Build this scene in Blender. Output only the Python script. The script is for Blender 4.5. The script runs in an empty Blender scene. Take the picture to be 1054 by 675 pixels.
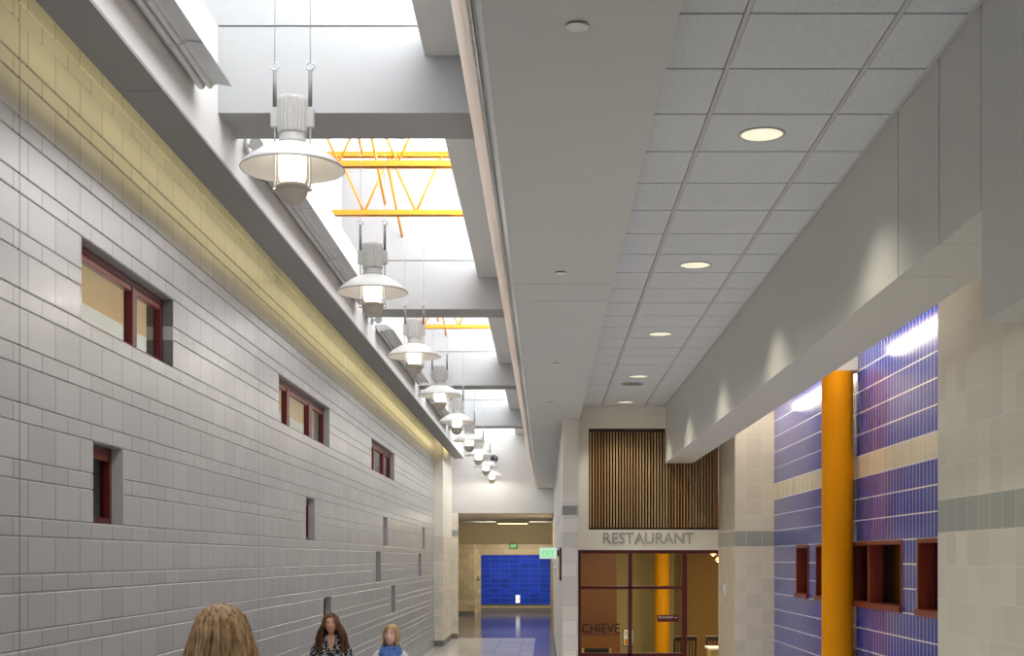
import bpy, bmesh, math, random
from mathutils import Vector, Matrix
random.seed(7)
SC = bpy.context.scene
COL = SC.collection
ZC = 2.2                      # camera height above the main floor
F = 1390.0                    # focal length in pixels of the 1054 px wide frame
PI = math.pi

def lin(r, g, b):
    f = lambda c: (c/255/12.92) if c/255 <= .04045 else ((c/255+.055)/1.055)**2.4
    return (f(r), f(g), f(b), 1)

# ------------------------------------------------------------------ materials
class NT:
    """small helper to write node math"""
    def __init__(s, m):
        s.t = m.node_tree; s.n = s.t.nodes; s.l = s.t.links
        s.b = s.n.get('Principled BSDF')
    def math(s, op, a, b=None, c=None):
        n = s.n.new('ShaderNodeMath'); n.operation = op
        for i, v in enumerate((a, b, c)):
            if v is None: continue
            if isinstance(v, (int, float)): n.inputs[i].default_value = v
            else: s.l.new(v, n.inputs[i])
        return n.outputs[0]
    def pos(s):
        g = s.n.new('ShaderNodeNewGeometry'); x = s.n.new('ShaderNodeSeparateXYZ')
        s.l.new(g.outputs['Position'], x.inputs[0]); return g.outputs['Position'], x.outputs
    def obj(s):
        g = s.n.new('ShaderNodeTexCoord'); return g.outputs['Object']
    def noise(s, vec, scale, detail=2, sc=None):
        if sc:
            mp = s.n.new('ShaderNodeMapping'); mp.inputs['Scale'].default_value = sc
            s.l.new(vec, mp.inputs[0]); vec = mp.outputs[0]
        n = s.n.new('ShaderNodeTexNoise'); n.inputs['Scale'].default_value = scale
        n.inputs['Detail'].default_value = detail; s.l.new(vec, n.inputs['Vector']); return n.outputs['Fac']
    def mix(s, fac, a, b):
        n = s.n.new('ShaderNodeMix'); n.data_type = 'RGBA'
        for i, v in ((0, fac), (6, a), (7, b)):
            if isinstance(v, (int, float, tuple)): n.inputs[i].default_value = v
            else: s.l.new(v, n.inputs[i])
        return n.outputs[2]
    def rand(s, a, b):
        c = s.n.new('ShaderNodeCombineXYZ'); s.l.new(a, c.inputs[0]); s.l.new(b, c.inputs[1])
        w = s.n.new('ShaderNodeTexWhiteNoise'); s.l.new(c.outputs[0], w.inputs['Vector']); return w.outputs['Value']
    def bump(s, h, strength=.5, dist=.01):
        n = s.n.new('ShaderNodeBump'); n.inputs['Strength'].default_value = strength
        n.inputs['Distance'].default_value = dist; s.l.new(h, n.inputs['Height'])
        s.l.new(n.outputs[0], s.b.inputs['Normal'])
    def color(s, c): s.l.new(c, s.b.inputs['Base Color'])

def newmat(name, rgb, rough=.5, metal=0, spec=.5):
    m = bpy.data.materials.new(name); m.use_nodes = True
    b = m.node_tree.nodes['Principled BSDF']
    b.inputs['Base Color'].default_value = lin(*rgb); b.inputs['Roughness'].default_value = rough
    b.inputs['Metallic'].default_value = metal; b.inputs['Specular IOR Level'].default_value = spec
    return m

def plain(name, rgb, rough=.5, metal=0, spec=.5, var=.06, scale=8, bump=0, stretch=None):
    m = newmat(name, rgb, rough, metal, spec); t = NT(m)
    f = t.noise(t.obj(), scale, 3, stretch)
    a = lin(*[max(0, c*(1-var)) for c in rgb]); b = lin(*[min(255, c*(1+var)) for c in rgb])
    t.color(t.mix(f, a, b))
    if bump: t.bump(f, bump, .004)
    return m

def wood(name, rgb, rough=.4, var=.3):
    return plain(name, rgb, rough, 0, .4, var, 6, .05, (14, 14, .7))

def emit(name, rgb, strength):
    m = newmat(name, rgb, .4); b = m.node_tree.nodes['Principled BSDF']
    b.inputs['Emission Color'].default_value = lin(*rgb); b.inputs['Emission Strength'].default_value = strength
    return m

def tiles(name, rgb, grout, w, h, z0, u0=0, rough=.3, half=False, gw=.006, var=.05, bands=(), spec=.5, bump=.4, fine=0.0, coat=0, vmix=1.0):
    """coursed block or tile; u = x + y runs along either wall direction; z relative to the camera height"""
    m = newmat(name, rgb, rough, 0, spec); t = NT(m)
    p, x = t.pos()
    u = t.math('ADD', x[0], x[1])
    v = t.math('DIVIDE', t.math('SUBTRACT', x[2], z0+ZC), h)
    row = t.math('FLOOR', v)
    uu = t.math('DIVIDE', t.math('SUBTRACT', u, u0), w)
    if half: uu = t.math('ADD', uu, t.math('MULTIPLY', t.math('MODULO', t.math('ABSOLUTE', row), 2.0), .5))
    cell = t.math('FLOOR', uu)
    fu = t.math('MULTIPLY', t.math('ABSOLUTE', t.math('SUBTRACT', t.math('FRACT', uu), .5)), w)
    fv = t.math('MULTIPLY', t.math('ABSOLUTE', t.math('SUBTRACT', t.math('FRACT', v), .5)), h)
    j = t.math('MAXIMUM', t.math('GREATER_THAN', fu, w/2-gw/2), t.math('GREATER_THAN', fv, h/2-gw/2))
    r = t.rand(cell, row)
    base = t.mix(r, lin(*[c*(1-var) for c in rgb]), lin(*[min(255, c*(1+var)) for c in rgb]))
    for (a, b, c) in bands:
        k = t.math('MULTIPLY', t.math('GREATER_THAN', x[2], a+ZC), t.math('LESS_THAN', x[2], b+ZC))
        cc = t.mix(r, lin(*[q*(1-var) for q in c]), lin(*[min(255, q*(1+var)) for q in c]))
        base = t.mix(k, base, cc)
    if fine:
        n = t.noise(p, 160, 2)
        base = t.mix(t.math('MULTIPLY', n, fine), base, lin(70, 70, 70))
    jv = t.math('MULTIPLY', t.math('GREATER_THAN', fu, w/2-gw/2), vmix); jh = t.math('GREATER_THAN', fv, h/2-gw/2)
    t.color(t.mix(t.math('MAXIMUM', jv, jh), base, lin(*grout)))
    t.bump(t.math('SUBTRACT', 1.0, j if vmix == 1.0 else jh), bump, .006)
    if coat: t.b.inputs['Coat Weight'].default_value = coat; t.b.inputs['Coat Roughness'].default_value = .05
    return m

def cmu_grey():
    """ground-face grey block, alternating tall and short courses"""
    m = newmat('grey_block', (150, 150, 149), .32, 0, .5); t = NT(m)
    p, x = t.pos()
    zz = t.math('DIVIDE', t.math('SUBTRACT', x[2], .1195+ZC-.3048*12), .3048)
    per = t.math('FLOOR', zz); ph = t.math('FRACT', zz)
    short = t.math('LESS_THAN', ph, 1/3)
    u = t.math('ADD', t.math('DIVIDE', t.math('SUBTRACT', x[1], 11.78-40.64), .4064), t.math('MULTIPLY', short, .5))
    cell = t.math('FLOOR', u)
    d = t.math('ABSOLUTE', t.math('SUBTRACT', t.math('FRACT', u), .5))
    j = t.math('GREATER_THAN', d, .5-.014)
    cj = t.math('DIVIDE', t.math('SUBTRACT', x[1], 13.17-5.98*5), 5.98)
    cjm = t.math('GREATER_THAN', t.math('ABSOLUTE', t.math('SUBTRACT', t.math('FRACT', cj), .5)), .5-.0012)
    r = t.rand(cell, t.math('ADD', per, t.math('MULTIPLY', short, 77.0)))
    base = t.mix(r, lin(170, 170, 168), lin(184, 184, 182))
    n = t.noise(p, 220, 2)
    base = t.mix(t.math('MULTIPLY', n, .35), base, lin(120, 120, 122))
    big = t.noise(p, 1.1, 3)
    base = t.mix(t.math('MULTIPLY', big, .25), base, lin(140, 142, 146))
    base = t.mix(t.math('MULTIPLY', j, .85), base, lin(92, 91, 90))
    base = t.mix(t.math('MULTIPLY', cjm, .9), base, lin(70, 70, 70))
    t.color(base)
    h = t.math('SUBTRACT', t.math('MULTIPLY', n, .1), t.math('MAXIMUM', j, cjm))
    t.bump(h, .35, .006)
    return m

def acoustic():
    m = newmat('acoustic_tile', (205, 205, 203), .9, 0, .2); t = NT(m)
    p, x = t.pos()
    n = t.noise(p, 140, 3); n2 = t.noise(p, 40, 2)
    k = t.math('GREATER_THAN', n, .56)
    c = t.mix(t.math('MULTIPLY', k, .4), lin(222, 225, 229), lin(180, 183, 187))
    t.color(t.mix(t.math('MULTIPLY', n2, .15), c, lin(200, 200, 200)))
    t.bump(n, .3, .003)
    return m

def floor_mat():
    m = newmat('polished_floor', (170, 165, 158), .13, 0, .6); t = NT(m)
    p, x = t.pos()
    u = t.math('DIVIDE', x[0], .61); v = t.math('DIVIDE', x[1], .61)
    d = t.math('MAXIMUM', t.math('ABSOLUTE', t.math('SUBTRACT', t.math('FRACT', u), .5)), t.math('ABSOLUTE', t.math('SUBTRACT', t.math('FRACT', v), .5)))
    j = t.math('GREATER_THAN', d, .494)
    r = t.rand(t.math('FLOOR', u), t.math('FLOOR', v))
    base = t.mix(r, lin(218, 217, 215), lin(232, 231, 229))
    # blue grey border bands across the hall
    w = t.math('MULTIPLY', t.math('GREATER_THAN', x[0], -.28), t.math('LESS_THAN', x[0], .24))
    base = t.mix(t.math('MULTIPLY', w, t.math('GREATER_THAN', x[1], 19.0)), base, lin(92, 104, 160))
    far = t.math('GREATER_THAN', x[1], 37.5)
    base = t.mix(far, base, lin(84, 86, 112))  # skylit hall and dimmer corridor are put into the floor colour
    base = t.mix(t.math('MULTIPLY', t.noise(p, 90, 2), .25), base, lin(120, 118, 115))
    t.color(t.mix(j, base, lin(110, 108, 104)))
    return m

def glass(name, tint=(235, 240, 238)):
    m = bpy.data.materials.new(name); m.use_nodes = True
    t = m.node_tree; t.nodes.clear()
    o = t.nodes.new('ShaderNodeOutputMaterial'); mx = t.nodes.new('ShaderNodeMixShader')
    tr = t.nodes.new('ShaderNodeBsdfTransparent'); gl = t.nodes.new('ShaderNodeBsdfGlossy')
    lw = t.nodes.new('ShaderNodeLayerWeight'); pw = t.nodes.new('ShaderNodeMath'); pw.operation = 'POWER'; pw.inputs[1].default_value = 5
    fr = t.nodes.new('ShaderNodeMath'); fr.operation = 'MULTIPLY_ADD'; fr.inputs[1].default_value = .3; fr.inputs[2].default_value = .008
    t.links.new(lw.outputs['Facing'], pw.inputs[0]); t.links.new(pw.outputs[0], fr.inputs[0])
    tr.inputs[0].default_value = lin(*tint); gl.inputs['Roughness'].default_value = .02
    t.links.new(fr.outputs[0], mx.inputs[0]); t.links.new(tr.outputs[0], mx.inputs[1]); t.links.new(gl.outputs[0], mx.inputs[2])
    t.links.new(mx.outputs[0], o.inputs[0]); return m

def printed():
    m = newmat('floral_print', (30, 32, 45), .8); t = NT(m)
    o = t.obj()
    v = t.n.new('ShaderNodeTexVoronoi'); v.inputs['Scale'].default_value = 58; t.l.new(o, v.inputs['Vector'])
    n = t.noise(o, 30, 3)
    f = t.math('LESS_THAN', t.math('ADD', v.outputs['Distance'], t.math('MULTIPLY', n, .4)), .6)
    t.color(t.mix(f, lin(24, 25, 38), lin(226, 222, 222)))
    return m

def hairmat(name, dark, light):
    m = newmat(name, dark, .45, 0, .4); t = NT(m)
    n = t.noise(t.obj(), 22, 3, (3, 3, .45))
    r = t.n.new('ShaderNodeValToRGB'); r.color_ramp.elements[0].position = .32; r.color_ramp.elements[1].position = .68
    r.color_ramp.elements[0].color = lin(*dark); r.color_ramp.elements[1].color = lin(*light)
    t.l.new(n, r.inputs[0]); t.color(r.outputs[0]); t.bump(n, .4, .004)
    return m

M = {}
M['cmu'] = cmu_grey()
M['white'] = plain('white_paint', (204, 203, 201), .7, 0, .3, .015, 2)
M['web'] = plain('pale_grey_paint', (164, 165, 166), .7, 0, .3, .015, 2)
M['cream'] = plain('cream_paint', (232, 227, 216), .7, 0, .3, .015, 2)
M['grey_paint'] = plain('warm_grey_paint', (212, 210, 204), .75, 0, .3, .015, 2)
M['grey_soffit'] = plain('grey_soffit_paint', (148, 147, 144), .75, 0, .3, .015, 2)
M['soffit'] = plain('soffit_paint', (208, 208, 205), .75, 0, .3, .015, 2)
M['seam'] = plain('joint_shadow', (96, 94, 90), .9)
M['peach'] = plain('pale_peach_panel', (226, 206, 190), .55, 0, .3, .03, 3)
M['acoustic'] = acoustic()
M['tee'] = plain('ceiling_tee', (196, 196, 195), .5, 0, .4, .01)
M['steel'] = plain('brushed_aluminium', (206, 208, 210), .4, .45, .5, .05, 10)
M['lamp_white'] = plain('lamp_white_enamel', (206, 206, 204), .4, 0, .5, .015)
M['lamp_grey'] = plain('lamp_grey_enamel', (196, 195, 192), .45, 0, .5, .02)
M['sleeve'] = plain('rod_sleeve_grey', (122, 122, 122), .5)
M['bowl'] = plain('frosted_bowl', (190, 182, 172), .45, 0, .5, .03)
M['yellow'] = plain('yellow_steel_paint', (216, 142, 18), .45, 0, .5, .04)
M['orange'] = plain('ochre_column_paint', (228, 150, 2), .5, 0, .15, .03, 3)
M['maroon'] = wood('maroon_frame', (84, 17, 18), .4, .2)
M['maroonwood'] = wood('red_brown_wood', (118, 48, 30), .4, .25)
M['glass'] = glass('clear_glass')
M['cream_block'] = tiles('cream_block', (226, 219, 203), (232, 227, 214), .2032, .2032, -.043, .1, .28, False, .005, .03, ((.160, .364, (168, 170, 160)),), fine=.12)
M['pier_block'] = tiles('pale_block', (230, 228, 222), (200, 196, 188), .4064, .2032, -.043, .235, .4, True, .006, .05, ((.605, .735, (150, 151, 150)),), fine=.15)
M['blue_tile'] = tiles('blue_tile', (12, 42, 160), (226, 228, 234), .1016, .2032, -.043, .02, .17, False, .011, .05, ((.770, .972, (206, 198, 176)),), spec=.5, bump=.15, coat=0, vmix=.75)
M['far_blue'] = tiles('far_blue_tile', (10, 58, 196), (60, 110, 214), .4064, .2032, 0, 0, .25, False, .012, .12)
M['far_tan'] = tiles('far_tan_block', (200, 184, 148), (180, 164, 130), .4064, .2032, 0, 0, .4, True, .008, .08)
M['floor'] = floor_mat()
M['rest_tan'] = plain('restaurant_tan_paint', (172, 138, 84), .7, 0, .3, .04, 1.2)
M['rest_cream'] = plain('restaurant_olive_paint', (176, 156, 104), .7, 0, .3, .03, 2)
M['beam_tan'] = plain('corridor_beam_paint', (184, 168, 134), .7, 0, .3, .02)
M['veneer'] = wood('brown_veneer', (132, 82, 40), .4, .22)
M['tanslat'] = wood('tan_wood', (206, 168, 116), .5, .2)
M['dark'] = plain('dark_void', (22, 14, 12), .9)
M['black'] = plain('black_satin', (24, 24, 26), .4)
M['darkwood'] = wood('dark_chair_wood', (40, 22, 16), .35, .3)
M['greyfab'] = plain('charcoal_fabric', (60, 60, 66), .9, 0, .2, .15, 40, .2)
M['baseboard'] = plain('grey_base', (118, 116, 112), .5)
M['letter'] = plain('brushed_letter', (168, 166, 158), .4, .3)
M['dkletter'] = plain('dark_letter', (30, 20, 16), .5)
M['signmaroon'] = plain('maroon_sign', (98, 16, 22), .5)
M['signwhite'] = plain('sign_white', (236, 232, 226), .5)
M['plastic'] = plain('white_plastic', (236, 235, 232), .4, 0, .5, .01)
M['greenon'] = emit('exit_green', (40, 210, 90), .5)
M['greendim'] = emit('exit_green_face', (40, 150, 40), .45)
M['exitface'] = emit('exit_face', (196, 226, 206), .42)
M['sky'] = emit('daylit_glazing', (247, 249, 252), 1.35)
M['skyside'] = emit('daylit_side_glazing', (249, 250, 252), 5.9)
M['bulb'] = emit('warm_bulb', (255, 238, 212), 2.6)
M['tube'] = emit('fluorescent_tube', (255, 238, 206), 11)
M['downlens'] = emit('downlight_lens', (255, 250, 222), .5)
M['restbulb'] = emit('restaurant_bulb', (255, 214, 150), 18)
M['skin'] = plain('skin', (232, 176, 146), .5, 0, .4, .03, 20)
M['skin2'] = plain('skin_fair', (242, 196, 176), .5, 0, .4, .03, 20)
M['lip'] = plain('lips', (172, 84, 80), .4)
M['teeth'] = plain('teeth', (240, 236, 228), .3)
M['eye'] = plain('eye_dark', (52, 36, 30), .3)
M['brow'] = plain('brow', (110, 72, 48), .7)
M['hair_brown'] = hairmat('brown_hair', (50, 32, 22), (126, 84, 54))
M['hair_blonde'] = hairmat('blonde_hair', (116, 80, 44), (224, 188, 140))
M['hair_sand'] = hairmat('sandy_hair', (150, 108, 66), (222, 190, 146))
M['print'] = printed()
M['denim'] = plain('denim', (44, 54, 84), .85, 0, .2, .12, 60)
M['whiteknit'] = plain('white_knit', (226, 228, 234), .85, 0, .2, .03, 60, .1)
M['scarf'] = plain('blue_scarf', (88, 124, 190), .85, 0, .2, .25, 30, .2)
M['greytop'] = plain('grey_jersey', (120, 112, 108), .85, 0, .2, .05, 30)
M['shoe'] = plain('shoe_leather', (50, 34, 28), .5)

# ------------------------------------------------------------------ mesh building
class MB:
    def __init__(s): s.bm = bmesh.new(); s.mats = []; s.cur = 0
    def m(s, mat):
        if mat not in s.mats: s.mats.append(mat)
        s.cur = s.mats.index(mat); return s
    def _f(s, vs, smooth=False):
        try: f = s.bm.faces.new(vs)
        except ValueError: return
        f.material_index = s.cur; f.smooth = smooth; return f
    def box(s, x0, y0, z0, x1, y1, z1, c=0):
        """box between two corners; c = chamfer"""
        x0, x1 = sorted((x0, x1)); y0, y1 = sorted((y0, y1)); z0, z1 = sorted((z0, z1))
        if c <= 0:
            v = [s.bm.verts.new(p) for p in ((x0,y0,z0),(x1,y0,z0),(x1,y1,z0),(x0,y1,z0),(x0,y0,z1),(x1,y0,z1),(x1,y1,z1),(x0,y1,z1))]
            for q in ((3,2,1,0),(4,5,6,7),(0,1,5,4),(1,2,6,5),(2,3,7,6),(3,0,4,7)): s._f([v[i] for i in q])
            return s
        t = bmesh.new(); bmesh.ops.create_cube(t, size=1)
        for v in t.verts: v.co = Vector(((x0+x1)/2+v.co.x*(x1-x0), (y0+y1)/2+v.co.y*(y1-y0), (z0+z1)/2+v.co.z*(z1-z0)))
        bmesh.ops.bevel(t, geom=list(t.edges), offset=c, segments=2, affect='EDGES', profile=.5)
        s.absorb(t, False); t.free(); return s
    def absorb(s, t, smooth=None):
        mp = {}
        for v in t.verts: mp[v] = s.bm.verts.new(v.co)
        for f in t.faces:
            g = s._f([mp[v] for v in f.verts], f.smooth if smooth is None else smooth)
        return s
    def quad(s, *p): s._f([s.bm.verts.new(q) for q in p]); return s
    def prism(s, prof, axis, a, b, smooth=False, caps=True):
        """extrude a 2-D outline along an axis; prof in the other two axes (cyclic order kept x,y,z minus axis)"""
        def pt(q, t):
            if axis == 'y': return (q[0], t, q[1])
            if axis == 'x': return (t, q[0], q[1])
            return (q[0], q[1], t)
        A = [s.bm.verts.new(pt(q, a)) for q in prof]; B = [s.bm.verts.new(pt(q, b)) for q in prof]
        n = len(prof)
        for i in range(n): s._f([A[i], A[(i+1)%n], B[(i+1)%n], B[i]], smooth)
        if caps: s._f(A[::-1]); s._f(B)
        return s
    def tube(s, pts, r, n=8, caps=True):
        pts = [Vector(p) for p in pts]; R = r if isinstance(r, (list, tuple)) else [r]*len(pts)
        rings = []; up = None
        for i, p in enumerate(pts):
            d = (pts[min(i+1, len(pts)-1)]-pts[max(i-1, 0)]).normalized()
            if up is None: up = Vector((0,0,1)) if abs(d.z) < .9 else Vector((1,0,0))
            a = d.cross(up).normalized(); b = d.cross(a).normalized(); up = -b if False else up
            rings.append([s.bm.verts.new(p+(a*math.cos(2*PI*k/n)+b*math.sin(2*PI*k/n))*R[i]) for k in range(n)])
        for A, B in zip(rings, rings[1:]):
            for k in range(n): s._f([A[k], A[(k+1)%n], B[(k+1)%n], B[k]], True)
        if caps: s._f(rings[0][::-1]); s._f(rings[-1])
        return s
    def lathe(s, prof, n=32, c=(0,0,0), rib=0, closed=False):
        """prof: (radius, z) list revolved about a vertical axis; rib = radial fluting"""
        rings = []
        for (r, z) in prof:
            if r < 1e-5: rings.append([s.bm.verts.new((c[0], c[1], c[2]+z))])
            else: rings.append([s.bm.verts.new((c[0]+(r*(1-(rib if (k//2)%2 else 0)))*math.cos(2*PI*k/n), c[1]+(r*(1-(rib if (k//2)%2 else 0)))*math.sin(2*PI*k/n), c[2]+z)) for k in range(n)])
        prs = list(zip(rings, rings[1:]))
        if closed: prs.append((rings[-1], rings[0]))
        for A, B in prs:
            for k in range(n):
                if len(A) == 1 and len(B) == 1: continue
                if len(A) == 1: s._f([A[0], B[(k+1)%n], B[k]], not rib)
                elif len(B) == 1: s._f([A[k], A[(k+1)%n], B[0]], not rib)
                else: s._f([A[k], A[(k+1)%n], B[(k+1)%n], B[k]], not rib)
        return s
    def ball(s, c, r, nu=24, nv=16, fn=None):
        R = r if isinstance(r, (tuple, list)) else (r, r, r)
        rows = []
        for j in range(nv+1):
            ph = PI*j/nv; row = []
            for i in range(nu if 0 < j < nv else 1):
                th = 2*PI*i/nu; d = Vector((math.sin(ph)*math.cos(th), math.sin(ph)*math.sin(th), math.cos(ph)))
                p = Vector((d.x*R[0], d.y*R[1], d.z*R[2]))
                if fn: p = fn(d, p)
                row.append(s.bm.verts.new(Vector(c)+p))
            rows.append(row)
        for A, B in zip(rows, rows[1:]):
            for i in range(nu):
                if len(A) == 1: s._f([A[0], B[i], B[(i+1)%nu]], True)
                elif len(B) == 1: s._f([A[i], B[0], A[(i+1)%nu]], True)
                else: s._f([A[i], B[i], B[(i+1)%nu], A[(i+1)%nu]], True)
        return s
    def build(s, name, mat=None, parent=None, norm=True):
        if norm: bmesh.ops.recalc_face_normals(s.bm, faces=s.bm.faces)
        me = bpy.data.meshes.new(name); s.bm.to_mesh(me); s.bm.free()
        for k in (s.mats or [mat]): me.materials.append(k if not isinstance(k, str) else M[k])
        o = bpy.data.objects.new(name, me); COL.objects.link(o)
        if parent: o.parent = parent
        return o

class RB(MB):
    """z given relative to the camera height"""
    def box(s, x0, y0, z0, x1, y1, z1, c=0): return MB.box(s, x0, y0, z0+ZC, x1, y1, z1+ZC, c)

def struct(o): o['kind'] = 'structure'; return o
def sbox(name, mat, *boxes):
    b = RB()
    for q in boxes: b.box(*q)
    return struct(b.build(name, mat))
def thing(name, label, cat, loc=(0,0,0), rz=0, group=None):
    o = bpy.data.objects.new(name, None); COL.objects.link(o); o.empty_display_size = .1
    o.location = loc; o.rotation_euler = (0, 0, rz); tag(o, label, cat, group); return o
def tag(o, label, cat, group=None):
    o['label'] = label; o['category'] = cat; o['kind'] = 'thing'
    if group: o['group'] = group
    return o
def dup(root, loc, label, group=None, rz=None):
    def cp(o, par):
        c = o.copy(); COL.objects.link(c)
        if par: c.parent = par
        for ch in list(o.children): cp(ch, c)
        return c
    kids = list(root.children)
    r = root.copy(); COL.objects.link(r); r.location = loc
    if rz is not None: r.rotation_euler = (0, 0, rz)
    for ch in kids: cp(ch, r)
    r['label'] = label
    if group: r['group'] = group
    return r
def at(px, py, Y): return Vector(((px-561.5)*Y/F, Y, ZC+(575-py)*Y/F))

# ------------------------------------------------------------------ camera
cam = bpy.data.cameras.new('camera'); co = bpy.data.objects.new('camera', cam); COL.objects.link(co)
co.location = (0, 0, ZC); co.rotation_euler = (PI/2, 0, 0)
cam.sensor_width = 36; cam.lens = 36*F/1054; cam.shift_x = -34.5/1054; cam.shift_y = 237.5/1054
cam.clip_start = .05; cam.clip_end = 200
SC.camera = co

# ------------------------------------------------------------------ setting: floor
FL = -2.2
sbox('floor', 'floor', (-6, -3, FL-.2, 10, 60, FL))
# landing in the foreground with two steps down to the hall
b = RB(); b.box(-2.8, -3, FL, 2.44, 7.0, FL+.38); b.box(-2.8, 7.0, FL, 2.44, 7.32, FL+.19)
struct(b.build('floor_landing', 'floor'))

# ------------------------------------------------------------------ setting: left block wall with real coursing
WX = -2.8
BIG = [(8.15, 10.15, 1.4403, 1.9483), (14.18, 17.50, 1.4403, 1.9483), (21.74, 25.0, 1.4403, 1.9483)]
SLOT = [(8.36, 8.95, .2211, .7291), (15.79, 16.39, .2211, .7291), (23.3, 23.92, .2211, .7291), (30.7, 31.35, .2211, .7291),
        (22.3, 22.95, -.3885, .1195), (29.75, 30.4, -.3885, .1195), (17.05, 17.65, -.998, -.490), (24.5, 25.15, -.998, -.490)]
OPEN = BIG+SLOT
def block_wall():
    b = RB(); c = .008
    zs = []
    z = .1195-.3048*8
    while z < 4.9:
        zs += [(z, z+.1016), (z+.1016, z+.3048)]; z += .3048
    for (z0, z1) in zs:
        segs = [(-2.0, 34.0)]
        for (a, e, q0, q1) in OPEN:
            if q0 < z1-.02 and q1 > z0+.02:
                new = []
                for (s0, s1) in segs:
                    if a > s0 and e < s1: new += [(s0, a), (e, s1)]
                    else: new.append((s0, s1))
                segs = new
        for (s0, s1) in segs:
            prof = [(WX-.2, z0+ZC), (WX-c, z0+ZC), (WX, z0+c+ZC), (WX, z1-c+ZC), (WX-c, z1+ZC), (WX-.2, z1+ZC)]
            b.prism(prof, 'y', s0, s1)
    return struct(b.build('wall_left', 'cmu'))
block_wall()

# windows of the left wall: recessed maroon frames, glass, a room with wood slats beyond
def left_window(n, a, e, z0, z1, mull, slot=False):
    r = bpy.data.objects.new('window_%d' % n, None); COL.objects.link(r); r.location = (WX, (a+e)/2, z0+ZC)
    struct(r); r.empty_display_size = .1
    y0, y1, h = a-(a+e)/2, e-(a+e)/2, z1-z0
    x = -.135; d = .06; w = .05
    f = MB()
    f.box(x, y0+.002, .002, x+d, y0+w, h-.002, .004); f.box(x, y1-w, .002, x+d, y1-.002, h-.002, .004)
    f.box(x, y0+w, h-w, x+d, y1-w, h-.002, .004); f.box(x, y0+w, .002, x+d, y1-w, .045, .004)
    f.build('window_frame', 'maroon', r)
    for (m0, mw) in mull:
        k = MB(); k.box(x, m0-mw/2, .045, x+d+.004, m0+mw/2, h-w, .004); k.build('mullion', 'maroon', r)
    s = MB(); s.box(x+.008, y0+w, h-w-.04, x+d-.005, y1-w, h-w, .004); s.build('blind_rail', 'maroonwood', r)
    g = MB(); g.box(x+.02, y0+w, .045, x+.026, y1-w, h-w); g.build('pane', 'glass', r)
for i, (a, e, z0, z1) in enumerate(BIG):
    L = e-a
    mull = [(-.02 if i == 0 else -L*.5+L*.32, .13)]
    mull = [(.29, .10)] if i == 0 else [(-L*.5+L*.27, .16), (-L*.5+L*.70, .22)]
    left_window(i+1, a, e, z0, z1, mull)
for i, (a, e, z0, z1) in enumerate(SLOT): left_window(i+4, a, e, z0, z1, [], True)
# rooms beyond the left wall
b = RB()
b.m(M['tanslat'])
for k in range(33):
    x = -4.02+k*.03
    b.box(x, 6.5, 2.22, x+.022, 26.5, 2.26)
b.m(M['white']).box(-5.3, 6.5, 2.27, -3.02, 26.5, 2.32).box(-5.4, 6.5, .9, -5.3, 26.5, 2.3).box(-5.3, 26.4, .9, -3.02, 26.5, 2.3).box(-5.3, 6.5, .9, -3.02, 6.6, 2.3).box(-5.3, 6.5, .88, -3.02, 26.5, .92)
struct(b.build('wall_beyond'))
b = RB()
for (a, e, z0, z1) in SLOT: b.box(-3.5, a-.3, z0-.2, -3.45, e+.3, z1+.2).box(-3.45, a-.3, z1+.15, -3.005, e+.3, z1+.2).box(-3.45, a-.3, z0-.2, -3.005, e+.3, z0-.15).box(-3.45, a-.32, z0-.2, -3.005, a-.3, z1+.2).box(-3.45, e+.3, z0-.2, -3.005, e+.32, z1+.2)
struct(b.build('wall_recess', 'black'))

# ------------------------------------------------------------------ setting: left soffit and clerestory wall
b = RB()
ys = [-2.0, 2.2, 7.9, 10.3, 15.6, 21.0, 26.4, 31.8, 36.9]
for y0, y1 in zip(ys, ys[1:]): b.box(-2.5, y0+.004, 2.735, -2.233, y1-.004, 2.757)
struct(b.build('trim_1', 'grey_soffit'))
sbox('wall_clerestory', 'white', (-2.253, -2, 2.736, -2.2331, 36.9, 3.63), (-2.6, -2, 3.60, -2.2335, 36.9, 3.628), (-2.62, -2, 3.63, -2.48, 37.2, 4.82), (-2.5, 36.88, 2.74, -2.234, 36.9, 3.6))
sbox('ceiling_slot', 'white', (-3.1, -2, 3.40, -2.255, 37.2, 3.45))

# ------------------------------------------------------------------ setting: cross beams of the light well
BY = [1.97+7.24*k for k in range(5)]
for k, y in enumerate(BY):
    b = RB()
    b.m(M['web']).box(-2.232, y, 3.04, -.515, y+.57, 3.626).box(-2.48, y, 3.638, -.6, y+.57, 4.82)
    b.m(M['seam']).box(-2.232, y+.012, 3.62, -.6, y+.55, 3.645)
    o = struct(b.build('beam'))
# right side of the well and the peach cove beside the soffit
sbox('wall_well', 'white', (-.823, -2, 3.43, -.5, 37.2, 3.52), (-.74, -2, 3.52, -.5, 37.2, 4.82), (-.515, -2, 3.05, -.49, 37.2, 3.43))
b = MB()
cv = [(-.290, 2.02), (-.335, 2.16), (-.39, 2.40), (-.455, 2.72), (-.518, 3.05)]
prof = [(x, z+ZC) for x, z in cv]+[(x+.02, z+ZC+.004) for x, z in cv[::-1]]
b.prism(prof, 'y', -2, 37.2)
struct(b.build('trim_2', 'peach'))
b = MB()
b.m(M['white']).prism([(-.224, 1.928+ZC), (-.256, 2.0+ZC), (-.25, 2.005+ZC), (-.218, 1.935+ZC)], 'y', -2, 37.2)
b.m(M['steel']).prism([(-.2575, 2.003+ZC), (-.268, 2.012+ZC), (-.268, 2.03+ZC), (-.255, 2.03+ZC)], 'y', -2, 37.2)
b.prism([(-.271, 2.005+ZC), (-.281, 2.02+ZC), (-.281, 2.04+ZC), (-.271, 2.04+ZC)], 'y', -2, 37.2)
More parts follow.
